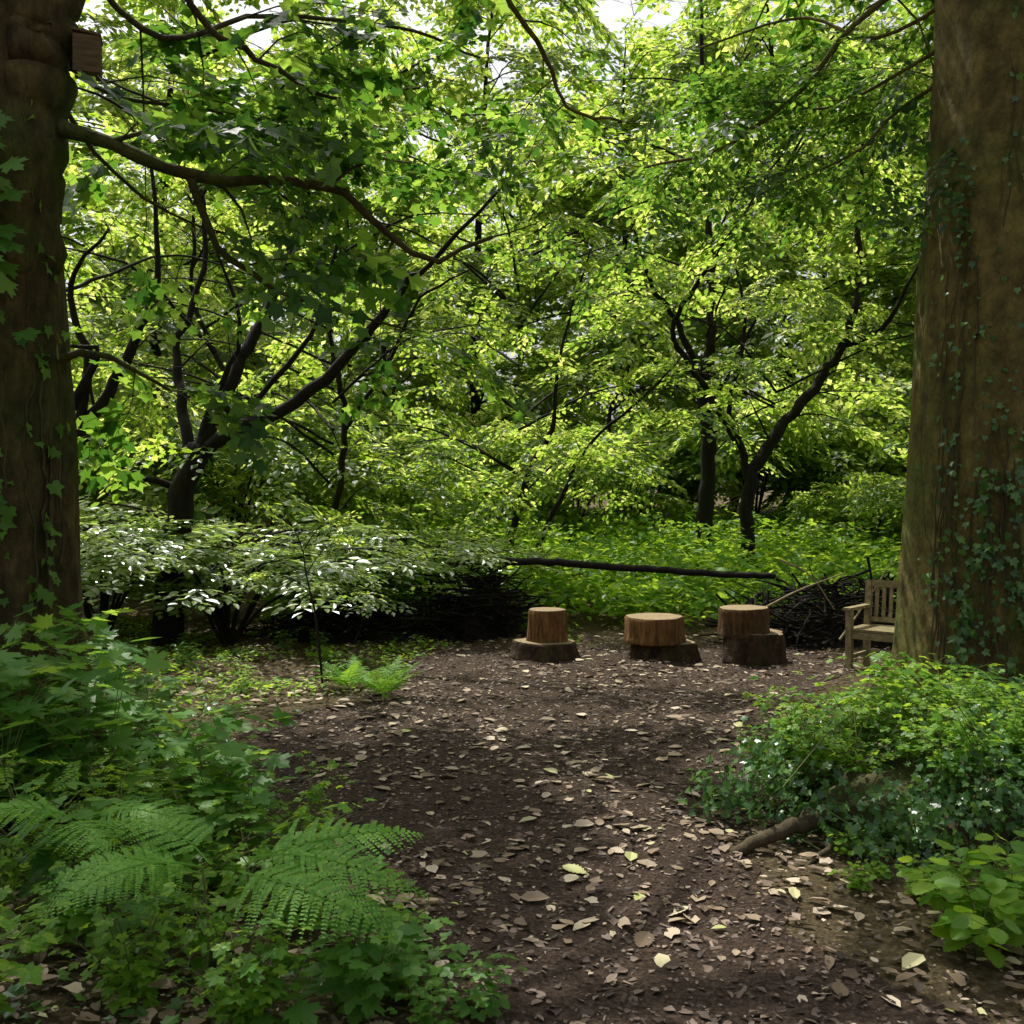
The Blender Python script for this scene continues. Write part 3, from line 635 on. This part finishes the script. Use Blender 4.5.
for k in range(90):
    i=rr.integers(0,n); p=Pm[i]; W.add(*tube(smooth([p,p+out[i]*.05+rr.normal(0,.1,3),p+[rr.normal(0,.15),rr.normal(-.05,.1),-.15]],6),.003,3,False))
thing('tree_stump','old mossy stump and roots smothered in trailing ivy','tree stump',[('stump_wood',A.mesh('stump_wood','bark_pale',True)),('ivy',L.mesh('ivy','ivy')),('ivy_vine',W.mesh('ivy_vine','stem'))])
place=spots(34,(1.25,3.1),(4.5,5.7),lambda x,y:((x-2.2)/.95)**2+((y-5.08)/.62)**2<1,.15,12)
for i,(x,y) in enumerate(place):
    k=i%3; zz=.36*math.sqrt(max(.03,1-((x-2.2)/1.0)**2-((y-5.0)/.74)**2))+.03; HH=H_small[i%2] if i%3==0 else H_cut[k]
    thing('leafy_herb','bright green herb growing over the ivy clad stump','plant',[('stem',HH[0]),('foliage',HH[1])],(x,y,zz),float(R_(0,6)),float(R_(.6,1.0)),gl)
L4=spots(12,(2.4,3.9),(5.7,7.0),lambda x,y:(x-3.93)**2+(y-8)**2>1.3,.3,7)
place_all(H_tri+H_cut,'leafy_herb','green herb below the beech trunk','plant',gl,[(x,y,.55) for x,y in L4])
L5=spots(6,(.95,1.9),(4.0,4.6),lambda x,y:x>1.25+ (y-4)*.2,.2,9)
place_all(H_oval,'clover_plant','low plant with rounded leaves by the stump','plant',gl,[(x,y,.35) for x,y in L5])

# ------------------------------------------------------------------ ground cover (uncountable)
def cover(name,mat,N,xr,yr,hh,size,leaf,label,mask,nl=9,seed=0):
    r=np.random.default_rng(seed); A=Acc(); x=r.uniform(*xr,N); y=r.uniform(*yr,N); m=mask(x,y); x,y=x[m],y[m]; n=len(x)
    for q in range(nl):
        a=r.uniform(0,6.28,n); t=r.uniform(.2,1,n); h=hh*r.uniform(.5,1,n)*t*(.6+.4*np.sin(x*1.3+y*.8)**2)
        P=np.c_[x+np.cos(a)*.06,y+np.sin(a)*.06,gh(x,y)+h]; D=np.c_[np.cos(a),np.sin(a),r.normal(-.1,.3,n)]
        A.inst(leaf,P,frames(D,np.c_[r.normal(0,.35,n),r.normal(0,.35,n),np.ones(n)]),r.uniform(size*.6,size*1.2,n))
    o=put(bpy.data.objects.new(name,A.mesh(name,mat))); o['kind']='stuff'; o['label']=label; o['category']='ground cover'
offp=lambda x,y:~onpath(x,y)
cover('nettle_ground_cover','herb_bright',5200,(-3,12),(11.9,21),1.0,.16,LO,'sunlit mass of nettles and herbs under the trees',lambda x,y:y>12.+.3*np.sin(x*2),8,1)
cover('low_ground_cover','herb_bright',1700,(-6,.8),(6.8,12.8),.13,.06,LO,'low speckled greenery among fallen leaves',lambda x,y:offp(x,y)&((np.sin(x*2.3+y)+np.sin(y*3.1-x))>-.1),7,2)
cover('ivy_ground_cover','ivy',2000,(-5,5),(2.6,9),.10,.05,LI,'ivy creeping over the bank',lambda x,y:offp(x,y)&((x<-.5)|(x>2.6))&(y<7.2),5,3)

# ------------------------------------------------------------------ logs
def log(name,label,c,r,h,mat,top=True,seed=0,ell=(1,1),taper=.93,tilt=(0,0),z=None,rough=1.):
    rr=np.random.default_rng(seed); ph=rr.uniform(0,6.28,6); n=14; S_=64; ang=np.linspace(0,2*np.pi,S_,endpoint=False)
    prof=1+rough*(.045*np.sin(2*ang+ph[0])+.035*np.sin(3*ang+ph[3])+.025*np.sin(7*ang+ph[1])+.012*np.sin(13*ang+ph[2]))+rr.normal(0,.006,S_)
    A=Acc(); zs=np.linspace(0,h,n); V=[]
    for i,zz in enumerate(zs):
        f=(1-(1-taper)*zz/h)*(1+.08*math.exp(-zz/(h*.25)))*r*(prof+.02*rough*np.sin(5*ang+zz*14+ph[4])+rr.normal(0,.006,S_)); 
        if i in(0,n-1): f=f*.965
        V.append(np.c_[np.cos(ang)*f*ell[0],np.sin(ang)*f*ell[1],np.full(S_,zz)])
    V=np.concatenate(V); i=np.arange(n-1)[:,None]*S_; j=np.arange(S_)[None]; k=(j+1)%S_
    A.add(V,[np.stack([i+j,i+k,i+S_+k,i+S_+j],-1).reshape(-1,4)])
    B=Acc(); top_=V[-S_:]*[.985,.985,1]; top_[:,2]+=.002; ins=top_*[.9,.9,1]; ins[:,2]+=.006; cen_=np.array([[0,0,h+.006]])
    q=np.arange(S_); B.add(np.vstack([top_,ins,cen_]),[np.stack([q,(q+1)%S_,S_+(q+1)%S_,S_+q],-1),np.stack([S_+q,S_+(q+1)%S_,np.full(S_,2*S_)],-1)])
    o=thing(name,label,'log',[('bark',A.mesh('bark',mat,True)),('sawn_face',B.mesh('sawn_face','sawn',False))],(c[0],c[1],gh(c[0],c[1]) if z is None else z),float(rr.uniform(-.3,.3)),1,'log stools in the clearing'); o.rotation_euler[0]=tilt[0]; o.rotation_euler[1]=tilt[1]; return o
d=10.0; X=lambda u:(u-512)/1000*d
log('base_log','wide dark log disc lying under an orange brown stool',(X(545),d),.34,.17,'logdark',seed=1,ell=(1,.8),rough=1.2)
log('log_stool','narrow orange brown upright log on a dark base',(X(547),d+.02),.195,.35,'logbark',seed=2,z=.15,taper=.96,rough=.7)
log('base_log','dark flat log under a wide stool',(X(666),d+.05),.33,.19,'logdark',seed=3,ell=(1,.85),rough=1.2)
log('log_stool','wide low log stool with pale sawn top',(X(655),d+.03),.30,.25,'logbark',seed=4,z=.18,taper=1.0,rough=.8)
log('base_log','knobbly dark rotten log base',(X(751),d-.05),.33,.30,'logdark',seed=5,ell=(1,.85),tilt=(.04,.06),rough=1.8)
log('log_stool','brown log stool with chipped bark on rotten base',(X(742),d-.08),.235,.27,'logbrown',seed=6,z=.26,taper=1.02,tilt=(0,-.03),rough=1.1)

# fallen pole
A=Acc(); P=smooth([S(498,561,11.6),S(560,563,11.5),S(640,569,11.4),S(720,574,11.2),S(775,577,11.1)],30); P[:,2]+=rng.normal(0,.006,30)
A.add(*tube(P,np.linspace(.045,.034,30),12)); 
thing('fallen_pole','long thin dark fallen branch resting on brush piles','branch',[('p',A.mesh('fallen_pole','bark_dark',True))],single=True)
def brush(c,a,b,h,n,seed,label,r0=.012,core=.5):
    r=np.random.default_rng(seed); A=Acc()
    for k in range(n):
        q=r.uniform(0,6.28); u=r.uniform(0,1)**.5; z=h*math.sqrt(max(0,1-u*u*.85))*r.uniform(.1,1); p=np.array([c[0]+a*u*math.cos(q),c[1]+b*u*math.sin(q),gh(c[0],c[1])+z]); dd=nrm(np.array([r.normal(),r.normal()*.7,r.normal()*.35])); L=r.uniform(.25,.95)
        P=smooth([p-dd*L/2,p+r.normal(0,.07,3),p+dd*L/2],6); P[:,2]=np.maximum(P[:,2],gh(c[0],c[1])+.01); rr0=r0*r.uniform(.3,1.6); A.add(*tube(P,np.linspace(rr0,rr0*.4,6),5))
    V,F=mound((c[0],c[1]),a*.8,b*.8,h*core,seed); A.add(V,F)
    thing('brush_pile',label,'brush pile',[('b',A.mesh('brush_pile','bark_dark',True))],single=True)
brush((-.40,11.75),.50,.4,.86,400,1,'dark tangled root mass at the clearing edge')
brush((-1.7,11.5),1.2,.35,.42,300,4,'long low heap of dark twigs',core=.4)
brush((3.6,11.2),1.15,.55,.72,420,2,'loose heap of dark twigs behind the log stools',core=.35)
for (a,b,c,rr0) in [((765,608,10.3),(800,590,10.4),(845,573,10.5),.012),((840,640,10.3),(868,600,10.6),(893,560,10.8),.012),((780,560,10.6),(810,575,10.6),(835,610,10.5),.012)]:
    A=Acc(); A.add(*tube(smooth([S(*a),S(*b),S(*c)],8),np.linspace(rr0,rr0*.5,8),6)); thing('dead_stick','thin pale dead stick leaning on the brush','stick',[('s',A.mesh('dead_stick','oldwood',True))],single=True,group='dead sticks')
# sapling
T=Tree('mid',.28,95,pools=False); T.limb(np.array([[-1.55,8.2,0.0],S(316,620,8.2),S(308,585,8.2),S(303,550,8.2)]),.011,.005,6)
for (a,b) in [((306,575),(330,545)),((308,590),(275,575)),((316,610),(345,595)),((303,552),(288,520)),((303,552),(322,525))]:
    P,L=T.limb(np.array([S(*a,8.2),S((a[0]+b[0])/2,(a[1]+b[1])/2-4,8.15),S(*b,8.1)]),.005,.003,5); T.sp+= [(P[-1],nrm(P[-1]-P[0])),(P[len(P)//2],nrm(P[-1]-P[0]))]
Lf=T.foliage(); thing('sapling','thin dark stemmed sapling beside the path','tree',[('trunk',T.w.mesh('trunk','bark_dark',True)),('crown',Lf.mesh('crown','leaf_mid'))])

# ------------------------------------------------------------------ bench
def boxes(lst,mname,mat='oldwood'):
    A=Acc()
    for b in lst: boxmesh(A,*b)
    return A.mesh(mname,mat)
Wd,Dp=.66,.50
parts=[]
for sx in(0,Wd-.06): 
    parts.append(('leg',boxes([((sx+.03,.03,.31),(.06,.06,.62))],'leg')))
    t=.12; rt=[[1,0,0],[0,math.cos(t),math.sin(t)],[0,-math.sin(t),math.cos(t)]]
    parts.append(('leg',boxes([((sx+.03,Dp-.03,.21),(.058,.058,.42)),((sx+.03,Dp+.005,.655),(.057,.057,.47),rt)],'leg')))
    parts.append(('armrest',boxes([((sx+.03,Dp/2-.01,.635),(.075,Dp+.06,.03))],'armrest')))
parts.append(('seat',boxes([((Wd/2,.05+i*.085,.432),(Wd-.002,.068,.022)) for i in range(6)]+[((Wd/2,.03,.38),(Wd-.12,.03,.07))]+[((sx,Dp/2,.375),(.03,Dp-.12,.06)) for sx in(.03,Wd-.03)]+[((sx,Dp/2,.16),(.025,Dp-.12,.04)) for sx in(.03,Wd-.03)],'seat')))
parts.append(('backrest',boxes([((Wd/2,Dp+.032,.86),(Wd-.12,.03,.07),rt),((Wd/2,Dp-.01,.50),(Wd-.12,.03,.05),rt)]+[((.115+i*.072,Dp+.011,.68),(.035,.014,.31),rt) for i in range(7)],'backrest')))
th=math.atan2(-.66,.75)
thing('garden_bench','weathered pale wooden garden bench with slatted back beside the beech','bench',parts,(3.12,9.35,float(gh(3.2,9.4))-.02),th,.95)

# ------------------------------------------------------------------ world, sun, camera
w=bpy.data.worlds.new('World'); bpy.context.scene.world=w; w.use_nodes=True; nt=w.node_tree
sk=nt.nodes.new('ShaderNodeTexSky'); sk.sky_type='NISHITA'; sk.sun_disc=False; sk.sun_elevation=SUN_EL; sk.sun_rotation=SUN_AZ%(2*math.pi); sk.dust_density=6.; sk.air_density=1.
hs=nt.nodes.new('ShaderNodeHueSaturation'); hs.inputs['Saturation'].default_value=.3; hs.inputs['Value'].default_value=1.15
bg=nt.nodes['Background']; nt.links.new(sk.outputs[0],hs.inputs['Color']); nt.links.new(hs.outputs[0],bg.inputs[0]); bg.inputs[1].default_value=.15
sd=bpy.data.lights.new('sun','SUN'); sd.energy=5; sd.angle=math.radians(.5); sd.color=(1,.96,.88)
so=bpy.data.objects.new('sun',sd); C.objects.link(so); so.rotation_euler=Vector(sunv).to_track_quat('Z','Y').to_euler(); so.location=(0,0,30)
cd=bpy.data.cameras.new('camera'); cd.lens=36*1000/1024; cd.sensor_width=36; cd.clip_end=1500; cd.clip_start=.05
co=bpy.data.objects.new('camera',cd); C.objects.link(co); co.location=(0,0,EYE); co.rotation_euler=(math.radians(90-.69),0,0)
bpy.context.scene.camera=co
sc=bpy.context.scene; sc.view_settings.view_transform='Standard'; sc.view_settings.look='None'; sc.view_settings.exposure=0
